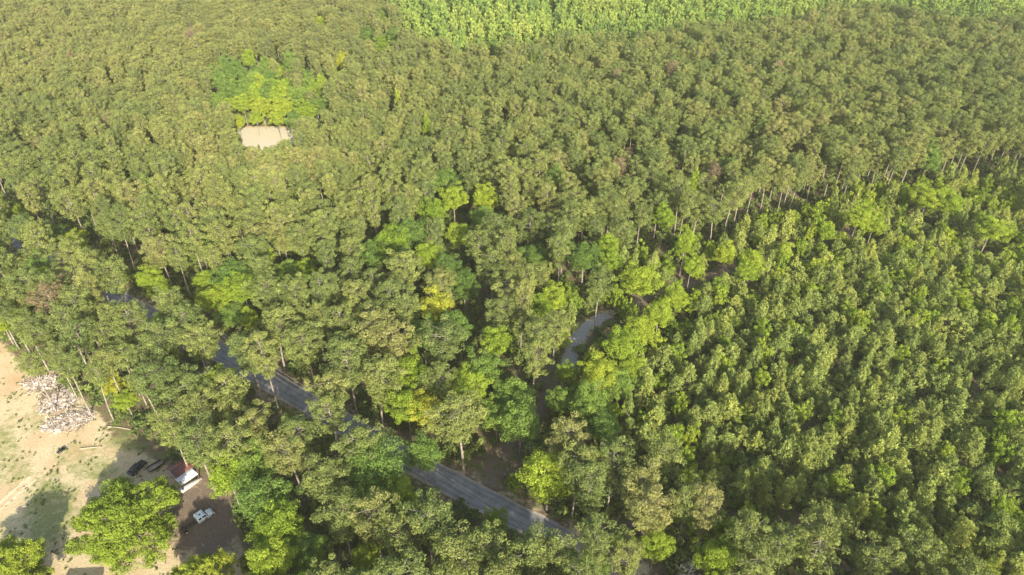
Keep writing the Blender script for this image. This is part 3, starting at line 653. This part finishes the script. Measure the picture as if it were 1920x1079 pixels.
# undergrowth: one mass of low bushes
K['shrub'] = protos('bush', mk_shrub, 5, M['shrub'], 1.6)
n = 42000; X = rng.uniform(-350, 380, n); Y = rng.uniform(25, 450, n)
ug, vg, dg = proj(np.stack([X, Y, np.zeros(n)], 1)); ok = frustum(X, Y, 15) & ~inpoly(ug, vg, YARD) & ~inpoly(ug, vg, sandp[1]) & (dist_line(X, Y, road_l) > 4.9) & (dist_line(X, Y, track_l) > 3.0)
pts = [('shrub', X[i], Y[i], rng.uniform(.6, 2.3), rng.uniform(.8, 2.1), 0) for i in np.nonzero(ok)[0]]
mass('undergrowth', pts, 'green undergrowth on the forest floor and road verges', 'undergrowth')
print('shrubs', len(pts))
# weeds and tufts over the yard
n = 14000; X = rng.uniform(-150, -30, n); Y = rng.uniform(45, 180, n); ug, vg, dg = proj(np.stack([X, Y, np.zeros(n)], 1))
wn = np.sin(X * .5 + 2 * np.sin(Y * .31)) * np.sin(Y * .43 + X * .2); ok = inpoly(ug, vg, YARD) & (wn + rng.normal(0, .35, n) > .45) & (np.hypot(ug - 385, vg - 975) > 60)
mass('weeds', [('shrub', X[i], Y[i], rng.uniform(.06, .3), rng.uniform(.08, .34), 0) for i in np.nonzero(ok)[0]], 'low weeds and tufts scattered over the dirt yard', 'weeds')
M['rut'] = simple('pale_rut_dirt', [(.3, (.36, .29, .18)), (.7, (.56, .47, .33))], .9, .95, 6, .5)
def rut(pts, off, w_, label):
    P = smooth_line(pts, 10); T = np.gradient(P, axis=0); T /= np.linalg.norm(T, axis=1, keepdims=True); return strip('dirt_track', P + np.stack([-T[:, 1], T[:, 0]], 1) * off, w_, .006 + .002 * (off > 0), M['rut'], label, .16)
for off in (-.9, .9):
    rut([(-60, 1010), (0, 950), (35, 920), (62, 897)], off, .8, ('left' if off < 0 else 'right') + ' wheel rut in the dirt yard')


# ------------------------------------------------------------------ yard things
def pmat(name, c, rough=.5, metal=0, spec=.5, var=.12):
    a = tuple(x * (1 - var) for x in c); b = tuple(min(1, x * (1 + var)) for x in c)
    return simple(name, [(.3, a), (.7, b)], 3.0, rough, 4, 0, metal, spec)
M['cabpaint'] = pmat('silver_blue_paint', (.55, .66, .72), .3); M['blackm'] = pmat('black_steel', (.02, .02, .024), .5)
M['glass'] = pmat('dark_glass', (.012, .014, .018), .08, 0, .6); M['tyre'] = pmat('tyre_rubber', (.018, .018, .018), .85)
M['rim'] = pmat('pale_rim', (.50, .50, .50), .45, .3); M['redroof'] = pmat('faded_red_paint', (.13, .05, .042), .6)
M['whitem'] = pmat('white_sheet_metal', (.80, .80, .80), .4); M['greyroof'] = pmat('grey_shingle', (.16, .16, .17), .8); M['wallc'] = pmat('grey_board', (.34, .32, .29), .8)
M['blackcar'] = pmat('black_car_paint', (.012, .014, .02), .2); M['wood'] = pmat('weathered_timber', (.30, .24, .18), .8); M['concrete'] = pmat('concrete', (.42, .40, .37), .9)
M['ash'] = simple('white_ash_rubble', [(.35, (.16, .13, .11)), (.47, (.42, .36, .31)), (.56, (.58, .53, .49)), (.7, (.70, .67, .64))], .8, .95, 6, .6)
M['pole'] = pmat('treated_pole', (.13, .10, .075), .9); M['wire'] = pmat('grey_wire', (.35, .34, .32), .5); M['paleglass'] = pmat('lamp_lens', (.7, .65, .55), .3)
M['branch'] = pmat('cut_branches', (.33, .26, .20), .9, 0, .2, .3)

def thing(name, label, cat, loc, rz=0, group=None):
    o = bpy.data.objects.new(name, None); col.objects.link(o); o.location = loc; o.rotation_euler = (0, 0, rz)
    o['label'] = label; o['category'] = cat
    if group: o['group'] = group
    return o
def one(g, name, mats, label, cat, loc=(0, 0, 0), rz=0, group=None, smooth=False):
    o = g.obj(name, mats, None, smooth); o.location = loc; o.rotation_euler = (0, 0, rz); o['label'] = label; o['category'] = cat
    if group: o['group'] = group
    return o
def bevel(o, w=.05, seg=2):
    b = o.modifiers.new('bevel', 'BEVEL'); b.width = w; b.segments = seg; b.limit_method = 'ANGLE'; return o
def heading(p, q):
    a = at(*p, 0.6); b = at(*q, 0.6); return a, b, math.atan2(b[1] - a[1], b[0] - a[0]), float(np.linalg.norm(b - a))
def prism(g, prof, y0, y1, m=0):
    """profile in x,z extruded between y0 and y1 (convex, fan capped)"""
    n = len(prof); V = [(x, y0, z) for x, z in prof] + [(x, y1, z) for x, z in prof]
    Q = [(i, (i + 1) % n, n + (i + 1) % n, n + i) for i in range(n)]
    T = [(0, i + 1, i) for i in range(1, n - 1)] + [(n, n + i, n + i + 1) for i in range(1, n - 1)]
    g.add(V, Q, T, m)
def wheel(root, x, y, r, wd, side, name='wheel'):
    g = Geo(); prof = [(-.5, .80), (-.5, .96), (-.38, 1), (.38, 1), (.5, .96), (.5, .80)]; S = 20; V = []; Q = []
    for k in range(S):
        a = 2 * math.pi * k / S
        for (w_, q) in prof: V.append((x + math.cos(a) * r * q, y + w_ * wd, r + math.sin(a) * r * q))
    n = len(prof)
    for k in range(S):
        for j in range(n - 1): Q.append((k * n + j, k * n + j + 1, ((k + 1) % S) * n + j + 1, ((k + 1) % S) * n + j))
        Q.append((k * n + n - 1, k * n, ((k + 1) % S) * n, ((k + 1) % S) * n + n - 1))
    g.add(V, Q); w_ = g.obj(name, [M['tyre']], root, True)
    g = Geo(); g.tube([(x, y - wd * .42, r), (x, y + wd * .42, r)], [r * .60, r * .60], 16); yy = y + side * wd * .42
    g.tube([(x, yy, r), (x, yy + side * .08, r)], [r * .22, r * .18], 10)
    g.obj('rim', [M['rim']], w_)
    return w_

# --- truck
a, b, rz, Lt = heading((336, 1001), (399, 959)); S_ = Lt / 9.6
tr = thing('truck', 'silver blue truck with bare black chassis parked in shade below the white awning', 'truck', (a[0], a[1], 0), rz); tr.scale = (S_, S_, S_)
g = Geo()
for sy in (-.43, .43): g.box((4.6, sy, 1.0), (9.0, .10, .26))
for x in (.3, 1.2, 2.1, 3.1, 4.1, 5.2): g.box((x, 0, .99), (.12, .76, .20))
g.tube([(1.5, -1.1, .5), (1.5, 1.1, .5)], [.10, .10], 8); g.tube([(8.5, -1., .5), (8.5, 1., .5)], [.08, .08], 8); g.tube([(1.5, 0, .55), (6, 0, .85)], [.07, .07], 8)
g.box((1.5, 0, .5), (.5, .5, .45)); g.obj('chassis', [M['blackm']], tr)
g = Geo(); prism(g, [(5.0, 1.0), (7.75, 1.0), (7.85, 1.95), (7.35, 2.75), (7.1, 2.86), (5.15, 2.86), (5.0, 2.7)], -1.12, 1.12); cab = bevel(g.obj('cab', [M['cabpaint']], tr), .09, 3)
g = Geo(); g.add([(7.885, -1.0, 2.0), (7.885, 1.0, 2.0), (7.42, .95, 2.70), (7.42, -.95, 2.70)], [(0, 1, 2, 3)]); g.add([(7.865, -1.0, 1.98), (7.40, -.95, 2.68), (7.40, .95, 2.68), (7.865, 1.0, 1.98)], [(0, 1, 2, 3)]); g.obj('windshield', [M['glass']], cab)
for s in (-1, 1):
    for (x0, x1, x2, x3) in ((6.45, 7.62, 7.25, 6.45), (5.35, 6.15, 6.15, 5.35)):
        g = Geo(); y = 1.13 * s; V = [(x0, y, 1.92), (x1, y, 1.92), (x2, y, 2.6), (x3, y, 2.6)]; V2 = [(p[0], y - .03 * s, p[2]) for p in V]
        g.add(V + V2, [(0, 1, 2, 3), (7, 6, 5, 4), (0, 4, 5, 1), (1, 5, 6, 2), (2, 6, 7, 3), (3, 7, 4, 0)]); g.obj('side_window', [M['glass']], cab)
    g = Geo(); g.box((6.9, 1.14 * s, 1.45), (1.0, .03, .75)); dr = g.obj('door', [M['cabpaint']], cab)
    g = Geo(); g.box((6.55, 1.17 * s, 1.6), (.16, .04, .05)); 
    g.box((6.9, 1.17 * s, 1.2), (.3, .02, .02)); g.obj('door_handle', [M['blackm']], cab)
    g = Geo(); g.tube([(7.6, 1.1 * s, 2.2), (7.75, 1.42 * s, 2.3)], [.025, .025], 6); g.box((7.75, 1.45 * s, 2.25), (.08, .22, .5)); g.obj('side_mirror', [M['blackm']], tr)
    g = Geo(); g.tube([(4.75, .95 * s, 1.1), (4.75, .95 * s, 3.2), (4.68, .95 * s, 3.32)], [.075, .075, .07], 10); g.obj('exhaust_stack', [M['blackm']], tr)
    g = Geo(); g.tube([(5.3, .98 * s, .72), (6.7, .98 * s, .72)], [.27, .27], 14); g.box((6.0, .98 * s, 1.02), (1.3, .4, .05)); g.obj('fuel_tank', [M['rim']], tr)
    g = Geo()
    P_ = [(8.5 + math.cos(t) * .72, .5 + math.sin(t) * .80) for t in np.linspace(R(5), R(175), 9)]
    V = [(x, s * .78, z) for x, z in P_] + [(x, s * 1.18, z) for x, z in P_]; g.add(V, [(i, i + 1, 9 + i + 1, 9 + i) for i in range(8)]); fo = g.obj('fender', [M['cabpaint']], tr)
    so = fo.modifiers.new('thick', 'SOLIDIFY'); so.thickness = .07
    g = Geo(); g.box((9.52, .82 * s, 1.25), (.08, .26, .28)); g.obj('headlight', [M['paleglass']], tr)
    wheel(tr, 8.5, s * 1.0, .5, .28, s); wheel(tr, 1.5, s * 1.08, .5, .26, s); wheel(tr, 1.5, s * .76, .5, .26, s)
g = Geo(); prism(g, [(7.86, 1.0), (9.45, .95), (9.5, 1.45), (9.3, 1.72), (7.88, 1.98)], -.86, .86); hd = bevel(g.obj('hood', [M['cabpaint']], tr), .12, 3)
g = Geo(); g.box((9.515, 0, 1.2), (.05, 1.2, .45)); g.obj('grille', [M['blackm']], tr)
g = Geo(); g.box((9.62, 0, .72), (.16, 2.2, .32)); bevel(g.obj('bumper', [M['whitem']], tr), .04)
g = Geo()
for y in (-.75, -.38, 0, .38, .75): g.box((7.0, y, 2.885), (.14, .10, .06))
g.box((6.2, -.2, 2.90), (.5, .35, .09)); g.tube([(5.5, .5, 2.86), (5.9, .55, 2.96)], [.05, .05], 6); g.obj('roof_lights', [M['blackm']], cab)
g = Geo(); g.box((4.3, 0, 1.3), (.6, 1.1, .35)); bevel(g.obj('deck_box', [M['blackm']], tr), .04)
g = Geo()
for s in (-1, 1): g.box((.75, s * .95, .55), (.04, .5, .6))
g.obj('mud_flap', [M['blackm']], tr)

# --- black car beside the shed, partly under the big tree
a, b, rz, Lc = heading((244, 889), (270, 866))
cr_ = thing('black_car', 'black car parked in tree shade on the yard behind the large tree', 'car', (*(a[:2] * .5 + b[:2] * .5), 0), rz)
g = Geo(); prism(g, [(-2.2, .3), (2.2, .3), (2.3, .55), (2.2, .85), (1.0, 1.0), (-2.0, 1.02), (-2.25, .8)], -.9, .9); bevel(g.obj('body', [M['blackcar']], cr_), .12, 3)
g = Geo(); g.box((-.45, 0, 1.28), (2.5, 1.56, .58), taper=(.72, .84)); cb_ = bevel(g.obj('cabin', [M['blackcar']], cr_), .08, 3)
g = Geo(); g.box((-.45, 0, 1.26), (2.54, 1.1, .36), taper=(.80, .9)); g.box((-.45, 0, 1.26), (1.8, 1.60, .36), taper=(.80, .88)); g.obj('window', [M['glass']], cb_)
for x in (-1.35, 1.4):
    for s in (-1, 1): wheel(cr_, x, s * .82, .33, .22, s)
for s in (-1, 1):
    g = Geo(); g.box((2.22, .62 * s, .72), (.08, .34, .16)); g.obj('headlight', [M['paleglass']], cr_)

# --- outbuilding with red porch and white awning
a, b, rz, Ls = heading((345, 917), (372, 898))
sh = thing('shed', 'small red and grey shed with a white awning among the yard trees', 'shed', (*(a[:2] * .5 + b[:2] * .5), 0), rz)
g = Geo(); g.box((0.6, 4.4, 1.3), (4.2, 3.6, 2.6)); g.obj('wall', [M['wallc']], sh)
g = Geo()
for s in (-1, 1): g.add([(-1.8, 4.4 + s * 2.2, 2.5), (3.0, 4.4 + s * 2.2, 2.5), (3.0, 4.4, 3.4), (-1.8, 4.4, 3.4)], [(0, 1, 2, 3) if s < 0 else (3, 2, 1, 0)])
ro = g.obj('roof', [M['redroof']], sh); q = ro.modifiers.new('thick', 'SOLIDIFY'); q.thickness = .1
g = Geo(); 
for k in range(12): x0 = -2.1 + k * .35; g.add([(x0, 0, 1.95), (x0 + .16, 0, 2.02), (x0 + .34, 0, 1.95), (x0 + .34, 2.2, 2.5), (x0 + .16, 2.2, 2.57), (x0, 2.2, 2.5)], [(0, 1, 4, 5), (1, 2, 3, 4)])
aw = g.obj('awning', [M['whitem']], sh); q = aw.modifiers.new('thick', 'SOLIDIFY'); q.thickness = .04
for x in (-2.05, 2.05):
    g = Geo(); g.box((x, .12, .97), (.16, .16, 1.94)); g.obj('post', [M['redroof']], sh)
g = Geo(); g.box((0, .5, .1), (5.0, 1.6, .2)); g.obj('step', [M['concrete']], sh)
g = Geo(); g.box((.3, 2.58, 1.0), (.95, .06, 2.0)); dd = g.obj('door', [M['whitem']], sh); g = Geo(); g.box((.65, 2.53, 1.0), (.06, .06, .14)); g.obj('handle', [M['blackm']], dd)
g = Geo(); g.box((-.9, 2.58, 1.5), (.6, .06, .8)); g.obj('window', [M['glass']], sh)

# --- small utility trailer between car and shed
a, b, rz, Ls = heading((276, 884), (306, 866))
t_ = thing('utility_trailer', 'dark flat trailer in tree shade between the black car and the shed', 'trailer', (*(a[:2] * .5 + b[:2] * .5), 0), rz)
g = Geo(); g.box((0, 0, .62), (3.6, 1.7, .08)); g.obj('bed', [M['wood']], t_)
g = Geo()
for s in (-1, 1): g.box((0, s * .88, .84), (3.6, .05, .36))
g.box((-1.78, 0, .84), (.05, 1.7, .36)); g.obj('rail', [M['blackm']], t_)
g = Geo(); g.tube([(1.8, .5, .55), (3.0, 0, .55)], [.05, .05], 6); g.tube([(1.8, -.5, .55), (3.0, 0, .55)], [.05, .05], 6); g.obj('drawbar', [M['blackm']], t_)
for s in (-1, 1): wheel(t_, -.2, s * 1.02, .33, .18, s)

# --- dark metal trough lying on the open dirt
a, b, rz, Lq = heading((107, 848), (120, 838))
tg_ = thing('trough', 'small dark metal trough lying on the open sandy yard', 'trough', (*(a[:2] * .5 + b[:2] * .5), 0), rz)
g = Geo(); g.box((0, 0, .06), (Lq, .7, .08))
for s in (-1, 1): g.box((0, s * .36, .28), (Lq, .06, .42)); g.box((s * (Lq / 2 - .03), 0, .28), (.06, .64, .40))
g.obj('basin', [M['blackm']], tg_)

# --- heap of burnt rubble, boards and cut branches
g = Geo(); c1 = at(128, 790); c2 = at(85, 718); c3 = at(112, 752)
def chunk(g, c, s, m=0):
    V = rng.normal(size=(8, 3)); base = np.array([[x, y, z] for z in (-1, 1) for y in (-1, 1) for x in (-1, 1)], float)
    V = base * s / 2 * rng.uniform(.6, 1.2, (8, 3)); Rm = np.array(Matrix.Rotation(rng.uniform(0, 6.28), 3, Vector(rng.normal(size=3)).normalized()))
    g.add(V @ Rm.T + c, [(0, 2, 3, 1), (4, 5, 7, 6), (0, 1, 5, 4), (2, 6, 7, 3), (0, 4, 6, 2), (1, 3, 7, 5)], None, m)
def heap(cx, cy, rx, ry, rot, h, n):
    # lumpy mound skin
    nx_, ny_ = 26, 22; V = []
    for j in range(ny_):
        for i in range(nx_):
            x = (i / (nx_ - 1) * 2 - 1); y = (j / (ny_ - 1) * 2 - 1); r = math.hypot(x, y)
            z = max(0, 1 - r * r) * h * (.55 + .45 * math.sin(i * 1.7 + math.sin(j * 1.3) * 2) * math.sin(j * 1.1 + 1)) + rng.uniform(-.06, .12) - .12 * (r > .98) - .05
            X_, Y_ = x * rx, y * ry; V.append((cx + X_ * math.cos(rot) - Y_ * math.sin(rot), cy + X_ * math.sin(rot) + Y_ * math.cos(rot), z))
    g.add(V, [(j * nx_ + i, j * nx_ + i + 1, (j + 1) * nx_ + i + 1, (j + 1) * nx_ + i) for j in range(ny_ - 1) for i in range(nx_ - 1)], None, 0)
    for _ in range(n):
        a = rng.uniform(0, 6.28); r = rng.random() ** .6 * 1.05; X_, Y_ = math.cos(a) * rx * r, math.sin(a) * ry * r
        c = (cx + X_ * math.cos(rot) - Y_ * math.sin(rot), cy + X_ * math.sin(rot) + Y_ * math.cos(rot), max(0, 1 - r * r) * h * .5 + .1)
        chunk(g, c, rng.uniform(.12, .5) * np.array([1, rng.uniform(.4, 1), rng.uniform(.2, .7)]), 0 if rng.random() < .6 else 1)
    for _ in range(n // 2):
        a = rng.uniform(0, 6.28); r = rng.random() ** .5; c = np.array([cx + math.cos(a) * rx * r, cy + math.sin(a) * rx * r * .8, .35 + rng.uniform(0, h * .5)]); d = rng.normal(size=3) * [1, 1, .2]; d /= np.linalg.norm(d)
        l = rng.uniform(.6, 1.8); g.tube([c - d * l, c + d * l], [.05, .03], 4, 1 if rng.random() < .6 else 0)
heap(c1[0], c1[1], 6.0, 3.4, .45, .8, 420); heap(c2[0], c2[1], 6.0, 3.0, .1, .5, 260); heap(c3[0], c3[1], 5.4, 4.0, 1.0, .5, 320)
o = g.obj('rubble_heap', [M['ash'], M['branch']]); o['kind'] = 'stuff'; o['label'] = 'heap of white ash, rubble and cut branches at the yard edge'; o['category'] = 'rubble'

for i, (p, q, r_, lab) in enumerate((((35, 955), (52, 948), .10, 'thin pale log lying in tree shadow on the yard'), ((150, 842), (190, 838), .16, 'weathered log lying on the grass in front of the rubble heap'),
                        ((200, 800), (245, 806), .14, 'weathered log at the foot of the pines right of the rubble heap'), ((60, 722), (90, 745), .15, 'dark log on the left end of the rubble heap'))):
    p_, q_ = at(*p, .15), at(*q, .15); g = Geo(); mid = (p_ + q_) / 2 + rng.normal(0, .12, 3) * [1, 1, 0]; g.tube([p_ - mid, rng.normal(0, .08, 3) * [1, 1, 0], q_ - mid], [r_, r_ * .9, r_ * .7], 8); one(g, 'log', [M['deadwood'] if i == 0 else M['wood']], lab, 'log', tuple(mid), 0, 'logs lying on the yard', True)

# --- house just below the frame: its roof shadow falls on the sandy drive
dirs = np.array([anti[0], anti[1]]) / -anti[2]
def caster(px, py, h): g0 = at(px, py); return np.array([g0[0] - dirs[0] * h, g0[1] - dirs[1] * h])
r1, r2 = caster(131, 1062, 5.2), caster(197, 1059, 5.2); dv = r2 - r1; rz = math.atan2(dv[1], dv[0]); wdt = float(np.hypot(*dv))
hs = thing('house', 'low house with grey roof standing just below the sandy drive', 'house', (*(r1 + r2) / 2, 0), rz)
g = Geo(); g.box((0, -4.5, 2.2), (wdt - .8, 8.2, 4.4)); g.box((wdt / 2 + 4.6, -7.5, 2.2), (9.0, 9.0, 4.4)); g.obj('wall', [M['wallc']], hs)
g = Geo(); g.box((0, -4.5, 4.8), (wdt, 9.0, .8), taper=(.98, .9)); g.box((wdt / 2 + 4.7, -7.5, 5.3), (9.6, 9.6, 1.8), taper=(.98, .15)); g.obj('roof', [M['greyroof']], hs)
g = Geo(); g.box((-1, -.36, 1.05), (1.0, .08, 2.1)); g.obj('door', [M['whitem']], hs)
g = Geo(); g.box((2, -.36, 1.6), (1.4, .08, 1.1)); g.obj('window', [M['glass']], hs)

# --- utility poles and wires along the road
def pole(loc, rz, label, H=10.):
    p = thing('utility_pole', label, 'utility pole', loc, rz, 'utility poles along the road')
    g = Geo(); g.tube([(0, 0, -.3), (0, 0, H)], [.17, .11], 10); g.obj('pole', [M['pole']], p)
    g = Geo(); g.box((0, 0, H - .45), (.12, 2.4, .14)); g.obj('crossarm', [M['pole']], p)
    for y in (-1.05, 0.0, 1.05):
        z0 = H - .38 if y else H; g = Geo(); g.tube([(0, y, z0), (0, y, z0 + .12), (0, y, z0 + .24)], [.05, .09, .04], 8); g.obj('insulator', [M['whitem']], p)
    g = Geo(); g.tube([(.32, 0, H - 2.2), (.32, 0, H - 1.3)], [.24, .24], 12); g.obj('transformer', [M['rim']], p)
p1 = at(719, 822, 10.); p2 = np.array([*caster(1157, 1046, 10.), 10.]); dv = p2 - p1; rzp = math.atan2(dv[1], dv[0])
p0 = p1 - dv * .95
pole((p1[0], p1[1], 0), rzp, 'utility pole rising behind the leafy tree beside the asphalt road')
pole((p2[0], p2[1], 0), rzp, 'utility pole by the sunlit end of the road at the bottom edge')
pole((p0[0], p0[1], 0), rzp, 'utility pole hidden among the pines left along the road')
nrm_ = np.array([-math.sin(rzp), math.cos(rzp), 0])
for k, y in enumerate((-1.05, 0, 1.05)):
    for (s, e, w_) in ((p0, p1, 'left of the roadside pole'), (p1, p2, 'right of the roadside pole')):
        g = Geo(); zz = -.15 if y else .22; pts = [s + (e - s) * t + nrm_ * y + np.array([0, 0, zz - 1.1 * 4 * t * (1 - t)]) for t in np.linspace(0, 1, 17)]
        g.tube([p - s for p in pts], [.022] * 17, 4, cap=False)
        one(g, 'power_line', [M['wire']], ['near', 'middle', 'far'][k] + ' wire of the power line ' + w_, 'wire', tuple(s), 0, 'wires of the power line')
print('pole px', proj(p2), proj(p0))

# --- dead trees
def dead(loc, H, spread, label, seed):
    r = np.random.default_rng(seed); d = thing('dead_tree', label, 'dead tree', loc)
    g = Geo(); tp = np.array([r.normal(0, .3), r.normal(0, .3), H]); g.tube([(0, 0, -.2), tp * .33 + r.normal(0, .1, 3), tp * .66, tp], [.17, .13, .09, .03], 8); g.obj('trunk', [M['deadwood']], d)
    g = Geo()
    for k in range(20):
        s = .35 + .62 * k / 20; b_ = tp * s; a = k * 2.4; l = spread * (1.15 - s) * r.uniform(.7, 1.3); e = b_ + np.array([math.cos(a) * l, math.sin(a) * l, l * .45]); m_ = (b_ + e) / 2 + r.normal(0, .12, 3)
        g.tube([b_, m_, e], [.055, .04, .012], 5, cap=False)
        for _ in range(4):
            q = m_ + (e - m_) * r.random(); g.tube([q, q + r.normal(0, .55, 3) * spread / 3 + [0, 0, .3]], [.022, .008], 4, cap=False)
    g.obj('branches', [M['deadwood']], d)
dead(tuple(at(1281, 1098)), 9.0, 3.6, 'bleached bare dead tree at the bottom edge right of the road end', 3)
dead(tuple(at(600, 236)), 13.0, 2.0, 'pale bare dead tree on the right edge of the small clearing', 5)
dead(tuple(at(562, 560)), 12.0, 2.0, 'pale bare dead tree beside leafy trees above the road', 6)

# ------------------------------------------------------------------ haze: one closed box of even air round everything
g = Geo(); g.box((0, 560, 67), (2400, 1600, 136)); m, t, out = newmat('haze_air')
pv = N(t, 'ShaderNodeVolumePrincipled'); pv.inputs['Color'].default_value = (.92, .90, .74, 1); pv.inputs['Density'].default_value = .00014; pv.inputs['Anisotropy'].default_value = .2
L(t, pv.outputs[0], out.inputs['Volume'])
o = g.obj('haze', [m]); o['kind'] = 'stuff'; o['label'] = 'thin summer haze over the forest'; o['category'] = 'haze'
